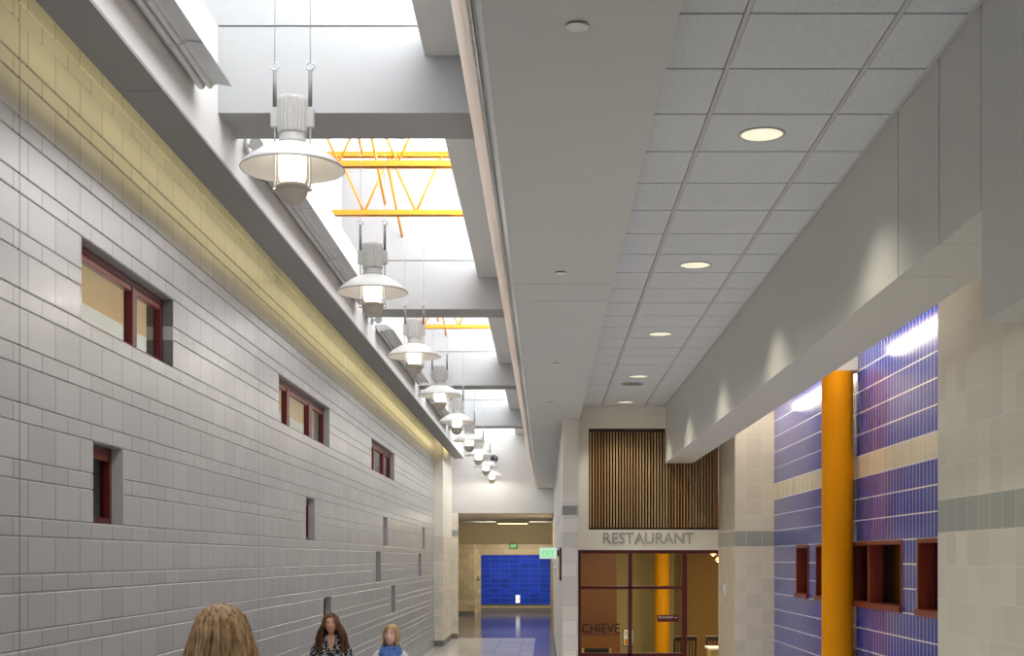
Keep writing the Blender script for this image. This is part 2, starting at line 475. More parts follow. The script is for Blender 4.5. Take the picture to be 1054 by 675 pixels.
b.m(M['black']).box(-.295, -2, 2.035+ZC, -.255, 37.2, 2.045+ZC)
b.m(M['white'])
y = -1
while y < 37:
    b.box(-.2895, y, 2.018+ZC, -.2815, y+.05, 2.034+ZC); y += .11
struct(b.build('trim_3'))

# ------------------------------------------------------------------ setting: flat soffit, tiled ceiling, bulkhead
b = RB()
ys = [-2, 3.2, 9.48, 10.12, 16.98, 18.7]
b.m(M['soffit'])
for y0, y1 in zip(ys, ys[1:]): b.box(-.2235, y0+.007, 1.93, .475, y1-.007, 2.0)
b.box(.455, -2, 1.931, .4745, 18.69, 2.2)
for y0, y1 in ((18.7, 24.0), (24.0, 30.5), (30.5, 36.6)): b.box(-.2235, y0+.004, 1.93, .3, y1-.004, 2.0)
b.box(-.2235, 18.69, 1.96, .475, 18.70, 2.18)
b.m(M['seam']).box(-.2, -2, 1.94, .44, 18.6, 1.99).box(-.2, 18.6, 1.94, .28, 36.6, 1.99)
struct(b.build('ceiling_soffit'))

b = RB()
b.m(M['acoustic'])
xs = [.476, .8045, 1.4165, 1.709]; ty = [6.0+.6096*k for k in range(-13, 23)]
for y0, y1 in zip(ty, ty[1:]):
    for x0, x1 in zip(xs, xs[1:]):
        y1c = min(y1, 19.29)
        if y1c-y0 > .1: b.box(x0+.014, y0+.009, 2.176, x1-.014, y1c-.009, 2.20)
b.m(M['tee'])
for x in xs[1:3]: b.box(x-.009, -2, 2.1765, x+.012, 19.29, 2.21)
b.box(1.69, -2, 2.174, 1.709, 19.29, 2.21)
b.m(M['seam'])
for y in ty: b.box(.476, y-.012, 2.192, 1.709, y+.012, 2.21)
b.box(.47, -2, 2.203, 1.709, 19.29, 2.215)
struct(b.build('ceiling'))

b = RB()
b.m(M['grey_paint'])
for y0, y1 in ((5.87, 6.55), (6.55, 19.3)): b.box(1.7101, y0+.006, 1.365, 1.73, y1-.006, 2.4)
for y0, y1, z in ((-2, 4.55, 1.365), (4.55, 5.30, .93), (5.30, 5.87, 1.365)): b.box(1.7101, y0+.006, z, 1.73, y1-.006, 2.4)
for y0, y1 in ((-2, 5.87), (5.87, 6.54), (6.54, 19.3)): b.box(1.73, y0+.004, 1.365, 2.1, y1-.004, 1.385)
b.box(2.08, -2, 1.386, 2.1, 19.3, 2.4)
b.box(1.73, 4.56, .93, 2.1, 5.295, 1.364)
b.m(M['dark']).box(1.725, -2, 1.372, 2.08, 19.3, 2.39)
struct(b.build('wall_bulkhead'))

# ------------------------------------------------------------------ setting: right side
TW = [(15.28, 16.02), (14.08, 14.85), (11.27, 13.22), (9.95, 10.80)]      # service windows in the blue wall
T0, T1 = -.449, .160
BX = 2.98
b = RB()
b.box(BX, 8.4, FL, 3.2, 17.6, T0); b.box(BX, 8.4, T1, 3.2, 17.6, 2.35)
e = 17.6
for (a, c) in sorted(TW, reverse=True): b.box(BX, c, T0, 3.2, e, T1); e = a
b.box(BX, 8.4, T0, 3.2, e, T1)
struct(b.build('wall_right', 'blue_tile'))
for i, (a, c) in enumerate(TW):
    r = bpy.data.objects.new('window_%d' % (i+20), None); COL.objects.link(r); r.location = (BX, (a+c)/2, T0+ZC); struct(r)
    y0, y1, h = a-(a+c)/2, c-(a+c)/2, T1-T0
    f = MB(); w = .035; x0, x1 = -.012, .19
    f.box(x0, y0, 0, x1, y0+w, h, .004); f.box(x0, y1-w, 0, x1, y1, h, .004); f.box(x0, y0+w, h-w, x1, y1-w, h, .004); f.box(x0-.02, y0, -.004, x1, y1, w+.012, .004)
    f.build('window_frame', 'maroonwood', r)
    if y1-y0 > 1.2:
        k = MB(); k.box(.0, .2, w, .14, .255, h-w, .004); k.build('mullion', 'maroonwood', r)
    g = MB(); g.box(.12, y0+w, w, .126, y1-w, h-w); g.build('pane', 'glass', r)
    k = MB(); k.box(.1, y0+w, w, .15, y0+w+.04, h-w, .003); k.box(.1, y1-w-.04, w, .15, y1-w, h-w, .003); k.build('sash', 'maroon', r)
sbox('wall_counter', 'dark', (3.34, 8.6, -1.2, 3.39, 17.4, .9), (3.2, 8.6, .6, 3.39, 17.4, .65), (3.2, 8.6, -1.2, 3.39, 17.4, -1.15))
sbox('wall_pier', 'cream_block', (2.44, -2, FL, 3.4, 8.4, 2.35), (2.47, 17.6, FL, 3.4, 19.3, 2.35))
sbox('ceiling_niche', 'white', (2.1, -2, 2.15, 3.4, 19.3, 2.22), (2.1, 12.87, 1.80, 2.979, 13.13, 2.15))
sbox('wall_outer', 'white', (3.4, -2, FL, 3.5, 19.5, 4.82))
sbox('ceiling_roof', 'white', (-3.2, -2, 4.82, -2.48, 38, 4.9), (-.823, -2, 4.82, 3.5, 38, 4.9))

# storefront wall
SY = 19.3
b = RB()
b.m(M['cream']).box(.235, SY, 1.86, 1.709, SY+.2, 2.2)      # over the slat screen
b.box(.45, SY, .125, .618, SY+.2, 1.86)
b.box(.618, SY, .125, 2.47, SY+.2, .416)
struct(b.build('wall_front'))
sbox('wall_corner', 'pier_block', (.235, 18.7, FL, .45, SY+.2, .9))
sbox('wall_corner_upper', 'cream', (.235, 18.7, .9, .45, SY+.2, 2.0))
sbox('wall_side', 'pier_block', (.235, SY+.2, FL, .44, 37.2, .6))
sbox('wall_side_upper', 'white', (.235, SY+.2, .6, .44, 37.2, 2.0))
sbox('baseboard_side', 'baseboard', (.225, 18.69, FL, .235, 37.2, FL+.15))

# storefront: maroon frame and glass
r = bpy.data.objects.new('window_30', None); COL.objects.link(r); r.location = (.45, SY+.02, 0); struct(r)
zt = ZC+.125
bars = [(0, .055, 0, zt), (.735, .79, 0, zt), (1.505, 1.575, 0, zt)]
f = MB()
for (x0, x1, z0, z1) in bars: f.box(x0, 0, z0, x1, .12, z1, .004)
f.box(.055, .002, zt-.05, 2.02, .118, zt, .004); f.box(.055, 0, 1.765, 1.505, .12, 1.81, .003); f.box(.055, 0, .80, 1.505, .12, .85, .003); f.box(.055, .002, 0, 1.505, .118, .12, .003)
f.build('window_frame', 'maroon', r)
for (x0, x1) in ((.055, .735), (.79, 1.505)):
    for (z0, z1) in ((.12, .80), (.85, 1.765), (1.81, zt-.05)):
        g = MB(); g.box(x0, .05, z0, x1, .058, z1); g.build('pane', 'glass', r)

# restaurant interior
sbox('wall_restaurant', 'rest_tan', (.44, 30, FL, 8, 30.2, .7), (8, 19.5, FL, 8.2, 30.2, .7), (3.5, 19.3, FL, 8, 19.5, .7))
sbox('ceiling_restaurant', 'rest_cream', (.44, 19.5, .62, 8.2, 30.2, .8))
sbox('wall_partition', 'rest_cream', (1.3, 28.4, FL, 2.25, 28.5, .62), (2.25, 28.9, FL, 2.75, 29.0, .62))
t = thing('wood_partition', 'brown veneer wall panel standing behind the ledge with raised letters', 'partition', (.96, 23.9, 0))
b = MB(); b.box(-.38, 0, 0, .30, .06, 2.80)
b.build('veneer_panel', 'veneer', t)
t = thing('display_ledge', 'low orange-brown wooden ledge carrying dark raised letters', 'ledge', (.96, 23.9, 0))
b = MB(); b.box(-.40, -.6, 0, .33, -.05, .895, .006); b.build('ledge_body', 'veneer', t)
b = MB(); b.box(-.40, -.62, .895, .33, -.04, .915, .004); b.build('ledge_cap', 'maroonwood', t)

def text(name, body, size, ext, mat, loc, parent=None, width=None, align='CENTER', rz=0, flat=PI/2):
    c = bpy.data.curves.new(name, 'FONT'); c.body = body; c.size = size; c.extrude = ext; c.align_x = align
    c.resolution_u = 3; c.offset = size*.012
    tmp = bpy.data.objects.new(name+'_t', c); COL.objects.link(tmp)
    dg = bpy.context.evaluated_depsgraph_get(); dg.update()
    me = bpy.data.meshes.new_from_object(tmp.evaluated_get(dg)); me.name = name
    bpy.data.objects.remove(tmp); bpy.data.curves.remove(c)
    xs = [v.co.x for v in me.vertices]; w = max(xs)-min(xs)
    k = (width/w) if width else 1
    R = Matrix.Rotation(rz, 4, 'Z') @ Matrix.Rotation(flat, 4, 'X') @ Matrix.Diagonal((k, 1, 1, 1))
    me.transform(R); me.materials.clear(); me.materials.append(M[mat])
    o = bpy.data.objects.new(name, me); COL.objects.link(o); o.location = loc
    if parent: o.parent = parent
    return o
tag(text('ledge_lettering', 'CHIEVE', .235, .012, 'dkletter', (.955, 23.42, .916), width=.66), 'dark capital letters standing on the brown ledge behind the glass', 'letters')
tag(text('wall_lettering', 'RESTAURANT', .225, .005, 'letter', at(667, 559.3, SY-.0055), width=1.30), 'raised metal letters on the cream band above the storefront', 'letters')

# orange column in the restaurant
def column(name, label, x, y, r, z0, z1):
    t = thing(name, label, 'column', (x, y, z0))
    b = MB(); b.lathe([(r, 0), (r, z1-z0)], 48); b.build('shaft', 'orange', t)
    b = MB(); b.lathe([(0, z1-z0), (r*1.0, z1-z0), (r*1.0, z1-z0+.008), (0, z1-z0+.008)], 48); b.build('cap_plate', 'white', t)
    b = MB(); b.lathe([(r, 0), (r+.012, 0), (r+.012, .1), (r, .1)], 48); b.build('base_ring', 'baseboard', t)
    return t
column('round_column', 'slimmer orange round column inside the restaurant behind glass', 2.38, 27.6, .15, 0, ZC+.612)
column('round_column', 'tall ochre round column in front of the blue tiled wall', 2.81, 13.0, .15, 0, ZC+1.792)

# small maroon sign fixed behind the glass
p = at(688, 636.5, SY-.002)
t = thing('glass_sign', 'small maroon sign with white lettering on the storefront glass', 'sign', (p.x, SY+.055, p.z))
b = MB(); b.box(-.155, 0, -.05, .155, .012, .05, .003); b.build('sign_plate', 'signmaroon', t)
text('lettering', 'RESTAURANT', .05, .001, 'signwhite', (-.03, -.001, .0), t, width=.21)
b = MB(); b.prism([(.09, .008), (.12, .008), (.12, .0), (.135, .012), (.12, .024), (.12, .016), (.09, .016)], 'y', -.002, 0); b.build('arrow', 'signwhite', t)

# menu stand on the ledge end
t = thing('menu_stand', 'pale framed menu card standing at the end of the brown ledge', 'sign', (1.385, 22.6, 0))
b = MB(); b.lathe([(0, 0), (.14, 0), (.14, .015), (.012, .03), (.012, .75), (0, .75)], 16); b.build('stand', 'black', t)
b = MB(); b.box(-.09, -.012, .74, .09, .012, 1.03, .004); b.build('card_frame', 'black', t)
b = MB(); b.box(-.078, -.016, .755, .078, -.012, 1.018); b.build('card', 'signwhite', t)
b = MB(); b.box(-.065, -.018, .765, .065, -.016, .86); b.m(M['yellow']); b.cur = 0; b.build('card_panel', 'yellow', t)
b = MB(); b.m(M['lamp_grey']).box(-.06, -.018, .91, .05, -.016, .925).box(-.06, -.018, .935, -.01, -.016, .99).box(.0, -.018, .94, .06, -.016, .955)
b.build('card_print', None, t)

# restaurant chairs and tables
def slat_chair(label, loc, rz, group):
    t = thing('cafe_chair', label, 'chair', loc, rz, group)
    b = MB(); b.box(-.2, -.2, .43, .2, .2, .46, .012); b.build('seat', 'darkwood', t)
    for sx in (-1, 1):
        b = MB(); b.tube([(sx*.175, -.17, .43), (sx*.185, -.19, 0)], [.018, .014], 8); b.build('leg', 'darkwood', t)
        b = MB(); b.tube([(sx*.18, .18, 0), (sx*.178, .18, .45), (sx*.185, .215, .70), (sx*.19, .25, .87)], [.015, .019, .018, .016], 8); b.build('leg', 'darkwood', t)
    b = MB(); b.box(-.2, .225, .79, .2, .255, .87, .008); b.build('top_rail', 'darkwood', t)
    b = MB()
    for k in range(6): b.tube([(-.125+k*.05, .185, .46), (-.125+k*.05, .235, .80)], .011, 6)
    b.build('back_slats', 'darkwood', t)
    for q in (-.18, .18):
        b = MB(); b.tube([(-.18, q, .2), (.18, q, .2)], .009, 6); b.build('stretcher', 'darkwood', t)
    return t
c1 = slat_chair('dark slat-back wooden chair seen behind the glass mullion', (2.38, 23.45, 0), PI+.1, 'cafe chairs in the restaurant')
dup(c1, (2.99, 23.5, 0), 'dark slat-back wooden chair in the open doorway beside the pale table', 'cafe chairs in the restaurant', PI-.1)
t = thing('cafe_table', 'pale square table beside the dark chairs in the restaurant', 'table', (3.06, 22.75, 0))
b = MB(); b.box(-.34, -.34, .68, .34, .34, .715, .008); b.build('tabletop', 'cream', t)
b = MB(); b.box(-.31, -.31, .02, .31, .31, .68, .006); b.build('pedestal', 'rest_cream', t)
b = MB(); b.box(-.3, -.3, 0, .3, .3, .02); b.build('plinth', 'black', t)
t = thing('padded_chair', 'charcoal padded chair at the lower corner of the storefront glass', 'chair', (.80, 21.4, 0), PI)
b = MB(); b.box(-.22, -.24, .42, .22, .2, .50, .03); b.build('seat', 'greyfab', t)
b = MB(); b.box(-.19, .19, .50, .19, .25, .80, .025); b.build('backrest', 'greyfab', t)
for sx in (-1, 1):
    b = MB(); b.tube([(sx*.215, .20, 0), (sx*.215, .21, .5), (sx*.215, .24, .80)], .017, 8); b.build('leg', 'tanslat', t)
    b = MB(); b.tube([(sx*.2, -.2, 0), (sx*.2, -.2, .43)], .017, 8); b.build('leg', 'tanslat', t)
# restaurant ceiling lamp
p = at(737, 571, 24)
t = thing('chandelier', 'small warm multi-arm lamp glowing at the top right of the doorway', 'lamp', (p.x+.06, 24, p.z))
b = MB(); b.tube([(0, 0, .02), (0, 0, ZC+.62-p.z)], .01, 8); b.build('stem', 'black', t)
for k, (dx, dz) in enumerate(((-.11, .02), (.11, .0), (-.02, -.09))):
    b = MB(); b.tube([(0, 0, .12), (dx*.6, 0, .10+dz*.3), (dx, 0, dz+.05)], .007, 6); b.build('arm', 'black', t)
    s = MB(); s.lathe([(.02, .05), (.05, .01), (.065, -.02), (.06, -.022), (.045, .005), (.015, .045)], 16, (dx, 0, dz)); s.build('lamp_shade', 'tanslat', t)
    s = MB(); s.ball((dx, 0, dz-.005), .03, 12, 8); s.build('bulb', 'restbulb', t)

# slatted wood screen
t = thing('slat_screen', 'dark recessed screen of vertical tan wood slats above the restaurant sign', 'screen', (.618, SY, ZC+.416))
W, H = 1.852, 1.444
b = MB(); b.box(0, .13, 0, W, .16, H); b.build('backing', 'dark', t)
b = MB()
n = 43
for k in range(n):
    x = .028+k*(W-.09)/(n-1)
    b.box(x-.009, .03, .03, x+.009, .10, H-.045, .001)
b.build('slats', None, t) if False else None
sm = newmat('slat_wood', (190, 146, 92), .45); nt = NT(sm)
_p, _x = nt.pos(); rr = nt.rand(nt.math('FLOOR', nt.math('DIVIDE', nt.math('SUBTRACT', _x[0], .618+.007), (W-.09)/(n-1))), nt.math('MULTIPLY', _x[1], 0.0))
nt.color(nt.mix(rr, lin(176, 122, 70), lin(206, 182, 142)))
b.mats = [sm]; b.build('slats', sm, t)
b = MB(); b.box(0, 0, H-.045, W, .13, H, .003); b.build('top_rail', 'darkwood', t)
b = MB(); b.box(0, 0, 0, W, .13, .03, .003); b.build('bottom_rail', 'darkwood', t)
b = MB(); b.box(W-.055, -.001, .03, W-.002, .14, H-.045, .003); b.build('end_panel', 'veneer', t)

# ------------------------------------------------------------------ setting: far end of the hall
EY = 37.2
sbox('wall_end', 'white', (-2.8, EY, 1.258, .44, EY+.3, 4.82))
b = RB(); b.box(-2.82, 34.0, FL, -2.58, EY, .56); b.box(-2.58, EY, FL, -2.42, EY+.3, 1.258)
struct(b.build('wall_return', tiles('return_block', (222, 214, 198), (196, 190, 176), .4064, .2032, -.043, 0, .4, True, .008, .04, ((.62, .80, (150, 151, 150)),))))
sbox('wall_return_upper', 'cream', (-2.82, 34.0, .562, -2.58, EY, 3.4))
sbox('baseboard_return', 'baseboard', (-2.82, 33.985, FL, -2.565, EY, FL+.14), (-2.58, EY-.012, FL, -2.41, EY, FL+.14))
# corridor beyond
sbox('wall_far', 'far_tan', (-4.6, 56, FL, 1, 56.2, 2), (-3.9, 53, FL, -2.78, 53.2, 1.4), (.235, 37.5, FL, .44, 56, 2), (-4.6, 37.5, FL, -4.5, 56, 2), (-4.6, 37.3, FL, -2.8, 37.5, 2), (-2.9, 55.4, FL, -2.66, 56, 1.3))
sbox('wall_far_blue', 'far_blue', (-2.655, 55.93, -1.89, .19, 56.0, .16))
sbox('ceiling_far', 'cream', (-4.6, 37.5, 1.28, .44, 56.2, 1.4))
sbox('beam_far', 'beam_tan', (-4.6, 50.0, .54, .235, 50.4, 1.279))
sbox('baseboard_far', 'baseboard', (-2.64, 55.92, FL, .235, 55.95, FL+.16), (-3.9, 52.98, FL, -2.78, 53, FL+.15))
t = thing('ceiling_light', 'slim ceiling light strip under the far corridor ceiling', 'lamp', (-1.1, 45.3, ZC+1.19))
b = MB(); b.box(-.55, -.08, -.01, .55, .08, .06, .006); b.build('housing', 'lamp_white', t)
b = MB(); b.box(-.5, -.06, -.02, .5, .06, -.01); b.build('diffuser', emit('far_strip', (255, 232, 180), 4), t)

# exit signs
p = at(564.3, 569.2, 23)
t = thing('exit_sign', 'pale green lit EXIT sign projecting from the side wall', 'sign', (p.x, 23, p.z))
b = MB(); b.box(-.152, 0, -.1, .152, .055, .1, .005); b.build('housing', 'steel', t)
b = MB(); b.box(-.143, -.004, -.09, .143, 0, .09); b.build('face', 'exitface', t)
text('lettering', 'EXIT', .15, .001, 'greenon', (0, -.006, -.055), t, width=.2)
b = MB(); b.box(.152, .01, -.05, .235-p.x, .045, .05, .004); b.build('bracket', 'black', t)
p = at(528.5, 562, 49.8)
t = thing('exit_sign', 'small dark-framed green EXIT sign above the far blue wall', 'sign', (p.x, 49.94, p.z))
b = MB(); b.box(-.15, 0, -.1, .15, .05, .11, .005); b.build('housing', 'black', t)
b = MB(); b.box(-.13, -.004, -.082, .13, 0, .09); b.build('face', 'greendim', t)
text('lettering', 'EXIT', .15, .001, 'exitface', (0, -.006, -.05), t, width=.2)

# small devices
def wall_device(name, label, cat, loc, rz=0, body='plastic'):
    t = thing(name, label, cat, loc, rz)
    b = MB(); b.box(-.06, -.03, -.075, .06, 0, .075, .008); b.build('back_box', body, t)
    b = MB(); b.box(-.035, -.07, -.02, .035, -.03, .055, .008); b.build('strobe', 'lamp_white', t)
    b = MB(); b.lathe([(0, 0), (.028, 0), (.028, .012), (0, .012)], 14); o = b.build('horn_grille', 'lamp_grey', t); o.rotation_euler = (PI/2, 0, 0); o.location = (0, -.03, -.045)
    return t
wall_device('alarm_strobe', 'white alarm strobe on the block pier beside the restaurant doorway', 'alarm', (2.47, 18.55, at(747, 606, 18.6).z), -PI/2)
wall_device('alarm_strobe', 'white alarm strobe on the side wall below the lit exit sign', 'alarm', (.235, 27.5, at(571, 587, 27.5).z), -PI/2)
wall_device('alarm_bell', 'small cream alarm box on the side wall beyond the white strobe', 'alarm', (.235, 32.5, at(568, 580, 32.5).z), -PI/2, 'cream')
wall_device('pull_station', 'small red alarm box on the tan pilaster left of the blue wall', 'alarm', (-2.74, 55.4, at(492, 595, 55.4).z), 0, 'signmaroon')
t = thing('wall_light', 'small white twin-lamp fixture low on the far blue wall', 'lamp', at(533, 616.5, 55.92))
b = MB(); b.box(-.1, -.04, -.17, .1, .008, .17, .01); b.build('plate', 'plastic', t)
for z in (-.09, .09):
    b = MB(); b.ball((0, -.06, z), .075, 14, 10); b.build('lamp_lens', emit('lens_glow', (255, 252, 240), .8), t)
t = thing('notice_case', 'tall narrow maroon notice case on the side wall near the corner', 'notice case', (.235, 19.95, at(577, 597, 20).z))
b = MB(); b.box(-.03, -.3, 0, 0, .3, .48, .005); b.build('frame', 'maroon', t)
b = MB(); b.box(-.034, -.25, .05, -.03, .25, .43); b.build('panel', 'rest_cream', t)
p = at(508.7, 471, EY)
t = thing('security_camera', 'small black security camera on the white end wall', 'camera', (p.x, EY, p.z))
b = MB(); b.box(-.06, -.03, -.06, .06, 0, .06, .01); b.build('mount', 'plastic', t)
b = MB(); b.tube([(0, -.03, 0), (0, -.1, -.02)], .025, 10); b.build('arm', 'black', t)
b = MB(); b.ball((0, -.16, -.04), .11, 18, 12); b.build('dome', 'black', t)

# ------------------------------------------------------------------ ceiling fixtures
def downlight(label, x, y, z, r=.107):
    t = thing('downlight', label, 'light', (x, y, z), 0, 'recessed downlights in the tiled ceiling')
    b = MB(); b.lathe([(r*1.0, 0), (r*1.13, 0), (r*1.13, -.006), (r*1.0, -.006)], 36, closed=True); b.build('trim_ring', 'lamp_white', t)
    b = MB(); b.lathe([(0, -.001), (r, -.001)], 36); b.build('lens', 'downlens', t)
    return t
DL = [6.92, 10.0, 13.06, 16.1, 18.75]
DX = 1.108
nm = ['round recessed downlight nearest the camera in the tiled ceiling', 'second recessed downlight along the tiled ceiling', 'third recessed downlight along the tiled ceiling',
      'fourth recessed downlight along the tiled ceiling, just before the grey speaker', 'last recessed downlight, close to the slat screen wall']
d0 = None
for y, n in zip(DL, nm):
    d0 = downlight(n, DX, y, ZC+2.1755) if d0 is None else d0 if False else dup(d0, (DX, y, ZC+2.1755), n)
    l = bpy.data.lights.new('downlight_beam', 'SPOT'); l.energy = 48; l.color = (1, .95, .78); l.spot_size = math.radians(112); l.spot_blend = .8; l.shadow_soft_size = .05
    o = bpy.data.objects.new('downlight_beam', l); COL.objects.link(o); o.location = (DX, y, ZC+2.16)
    if y > 17: continue
    l = bpy.data.lights.new('downlight_core', 'SPOT'); l.energy = 235; l.color = (1, .98, .93); l.spot_size = math.radians(56); l.spot_blend = .4; l.shadow_soft_size = .06
    o = bpy.data.objects.new('downlight_core', l); COL.objects.link(o); o.location = (DX, y, ZC+2.16)
t = thing('ceiling_speaker', 'grey round speaker grille set in the tiled ceiling beyond the fourth downlight', 'speaker', (DX-.03, 16.78, ZC+2.1755))
b = MB(); b.lathe([(0, -.004), (.12, -.004), (.135, -.001), (.135, 0), (0, 0)], 32); b.build('grille', plain('speaker_grey', (130, 130, 130), .7), t)
b = MB(); b.lathe([(.135, 0), (.145, 0), (.145, -.007), (.135, -.007)], 32, closed=True); b.build('trim_ring', 'tee', t)

def cover(label, x, y, r):
    t = thing('sprinkler_cover', label, 'sprinkler', (x, y, ZC+1.93), 0, 'concealed sprinkler covers in the flat soffit')
    b = MB(); b.lathe([(0, -.014), (r*.94, -.014), (r, -.011), (r, -.008), (0, -.008)], 28); b.build('cover_plate', 'plastic', t)
    b = MB(); b.lathe([(r*.8, -.008), (r*.8, 0)], 28); b.build('collar', 'seam', t)
    return t
p0 = cover('round white cover plate nearest the camera on the flat soffit', .114, 4.88, .042)
for x, y, n, s in ((.1, 9.09, 'white cover plate just before the pair of soffit joints', .95), (.096, 13.32, 'third white cover plate along the flat soffit', .9), (.07, 16.65, 'fourth cover plate, near the corner pier', .9),
                   (.03, 20.6, 'fifth cover plate, in the narrow far soffit', .9), (.018, 24.6, 'sixth and farthest cover plate in the narrow soffit', .9)):
    q = dup(p0, (x, y, ZC+1.93), n); q.scale = (s, s, s)

# ------------------------------------------------------------------ yellow roof joists
def joist(label, y):
    t = thing('roof_joist', label, 'joist', (0, y, ZC), 0, 'yellow roof joists in the light well')
    for nme, z in (('bottom_chord', 3.79), ('top_chord', 4.43)):
        b = MB()
        for s in (-1, 1): b.box(-2.479, s*.012, z-.03, -.824, s*.052, z-.018); b.box(-2.479, s*.012, z-.03, -.824, s*.02, z+.03)
        b.build(nme, 'yellow', t)
    b = MB(); x = -2.27; k = 0
    nodes = []
    while x < -.85: nodes.append((x, 4.42 if k % 2 == 0 else 3.8)); x += .284; k += 1
    for (a, za), (c, zc) in zip(nodes, nodes[1:]): b.tube([(a, 0, za), (c, 0, zc)], .0125, 8)
    b.build('web_bars', 'yellow', t); return t
joist('yellow open-web roof joist nearest, seen just under the first white beam', 12.97)
joist('yellow open-web roof joist second from the camera', 14.8)
joist('yellow open-web roof joist farthest, seen under the second white beam', 22.05)
for k, (y0, z0, y1, z1, n) in enumerate(((11.25, 4.38, 12.86, 3.86, 'yellow bridging rod running down to the nearest joist'), (13.08, 4.38, 14.69, 3.86, 'yellow bridging rod between the two nearest joists'),
                                         (14.91, 4.37, 16.43, 3.92, 'long yellow bridging rod running down to the second white beam'), (20.3, 4.38, 21.94, 3.86, 'yellow bridging rod running down to the farthest joist'),
                                         (22.16, 4.37, 23.68, 3.92, 'yellow bridging rod running down to the third white beam'))):
    b = MB(); b.tube([(-1.745, y0, z0+ZC), (-1.745, y1, z1+ZC)], .016, 8); o = b.build('bridging_rod', 'yellow'); tag(o, n, 'rod', 'yellow bridging rods in the light well')

# skylight glazing over each bay
for k in range(5):
    y0 = BY[k]+.57; y1 = BY[k+1] if k < 4 else EY
    r = bpy.data.objects.new('window_%d' % (40+k), None); COL.objects.link(r); r.location = (-1.65, (y0+y1)/2, ZC+4.82); struct(r)
    b = MB(); h = (y1-y0)/2
    b.quad((-.83, -h, .03), (.83, -h, .03), (.83, h, .03), (-.83, h, .03)); b.build('glazing', 'sky', r)
    b = MB()
    for j in range(5):
        y = -h+2*h*j/4; b.box(-.83, max(y-.03, -h), -.03, .83, min(y+.03, h), .028)
    b.box(-.03, -h, -.02, .03, h, .029)
    b.build('glazing_bars', 'white', r)

# upright clerestory glazing along the right side of the well
for k in range(5):
    y0 = BY[k]+.57; y1 = BY[k+1] if k < 4 else EY
    r = bpy.data.objects.new('window_%d' % (50+k), None); COL.objects.link(r); r.location = (-.80, (y0+y1)/2, ZC+3.52); struct(r)
    h = (y1-y0)/2
    b = MB(); b.quad((0, -h, .04), (0, h, .04), (0, h, .96), (0, -h, .96)); b.build('glazing', 'skyside', r)
    b = MB()
    for j in range(5):
        y = -h+2*h*j/4; b.box(-.02, max(y-.03, -h), 0, .04, min(y+.03, h), .99)
    b.box(-.02, -h, 0, .04, h, .04); b.box(-.06, -h, .96, .06, h, 1.3)
    b.build('glazing_bars', 'white', r)

# ------------------------------------------------------------------ pendants
PX = -1.454
PY = [7.76+3.597*k for k in range(9)]
def pendant(label, y):
    t = thing('pendant_lamp', label, 'lamp', (PX, y, ZC+2.03), 0, 'row of dome pendant lamps in the light well')
    # local z: 0 at the bowl bottom
    b = MB(); b.lathe([(.297, .205), (.300, .21), (.292, .222), (.25, .262), (.19, .305), (.125, .338), (.085, .352), (.08, .350), (.12, .330), (.185, .298), (.245, .255), (.287, .215), (.293, .205)], 48, closed=True)
    b.build('lamp_shade', 'lamp_white', t)
    b = MB(); b.lathe([(0, .35), (.08, .35), (.083, .362), (.076, .372), (.076, .40), (.07, .42), (0, .42)], 32); b.build('neck', 'lamp_grey', t)
    b = MB(); b.lathe([(0, .41), (.083, .41), (.086, .42), (.086, .60), (.08, .618), (.03, .622), (0, .622)], 88, rib=.06); b.build('ballast_housing', 'lamp_grey', t)
    b = MB(); b.lathe([(0, 0)]+[(.087*math.sin(a*PI/20), .087*(1-math.cos(a*PI/20))) for a in range(1, 11)]+[(.094, .089), (.094, .114), (.088, .116), (0, .116)], 36); b.build('bottom_bowl', 'bowl', t)
    b = MB(); b.lathe([(0, .125), (.05, .125), (.068, .135), (.077, .16), (.079, .22), (.079, .29), (.07, .325), (.05, .34), (0, .34)], 24); b.build('lamp_glass', 'bulb', t)
    for s in (-1, 1):
        x = s*.102
        b = MB(); b.tube([(x, 0, .09), (x, 0, .78)], .0055, 8); b.build('rod', 'steel', t)
        b = MB(); b.tube([(x, 0, .56), (x, 0, .775)], .0115, 10); b.build('rod_sleeve', 'sleeve', t)
        b = MB(); b.box(x-.022 if s < 0 else .075, -.02, .445, -.075 if s < 0 else x+.022, .02, .56, .006); b.build('bracket', 'lamp_grey', t)
        b = MB(); n = 16; R = .022
        b.tube([(x+R*math.cos(2*PI*k/n), 0, .80+R*math.sin(2*PI*k/n)) for k in range(n+1)], .005, 6); b.build('ring', 'steel', t)
        b = MB(); b.tube([(x, 0, .82), (x, 0, 2.78)], .0022, 6); b.build('cable', 'steel', t)
        b = MB(); b.ball((x, 0, .09), .012, 10, 8); b.build('bolt', 'lamp_grey', t)
    return t
ordn = ['nearest and largest dome pendant lamp, hung before the first white beam', 'second dome pendant lamp, hung beyond the first white beam', 'third dome pendant lamp, beside the second white beam',
        'fourth dome pendant lamp from the camera', 'fifth dome pendant lamp from the camera', 'sixth dome pendant lamp from the camera', 'seventh dome pendant lamp from the camera',
        'eighth dome pendant lamp, last but one in the row', 'ninth and farthest dome pendant lamp, lowest in the picture']
pd = None
for y, n in zip(PY, ordn):
    if pd is None: pd = pendant(n, y)
    else: dup(pd, (PX, y, ZC+2.03), n)
    l = bpy.data.lights.new('pendant_beam', 'SPOT'); l.energy = 80; l.color = (1, .95, .86); l.spot_size = math.radians(178); l.spot_blend = .3; l.shadow_soft_size = .13
    o = bpy.data.objects.new('pendant_beam', l); COL.objects.link(o); o.location = (PX, y, ZC+2.03+.185)

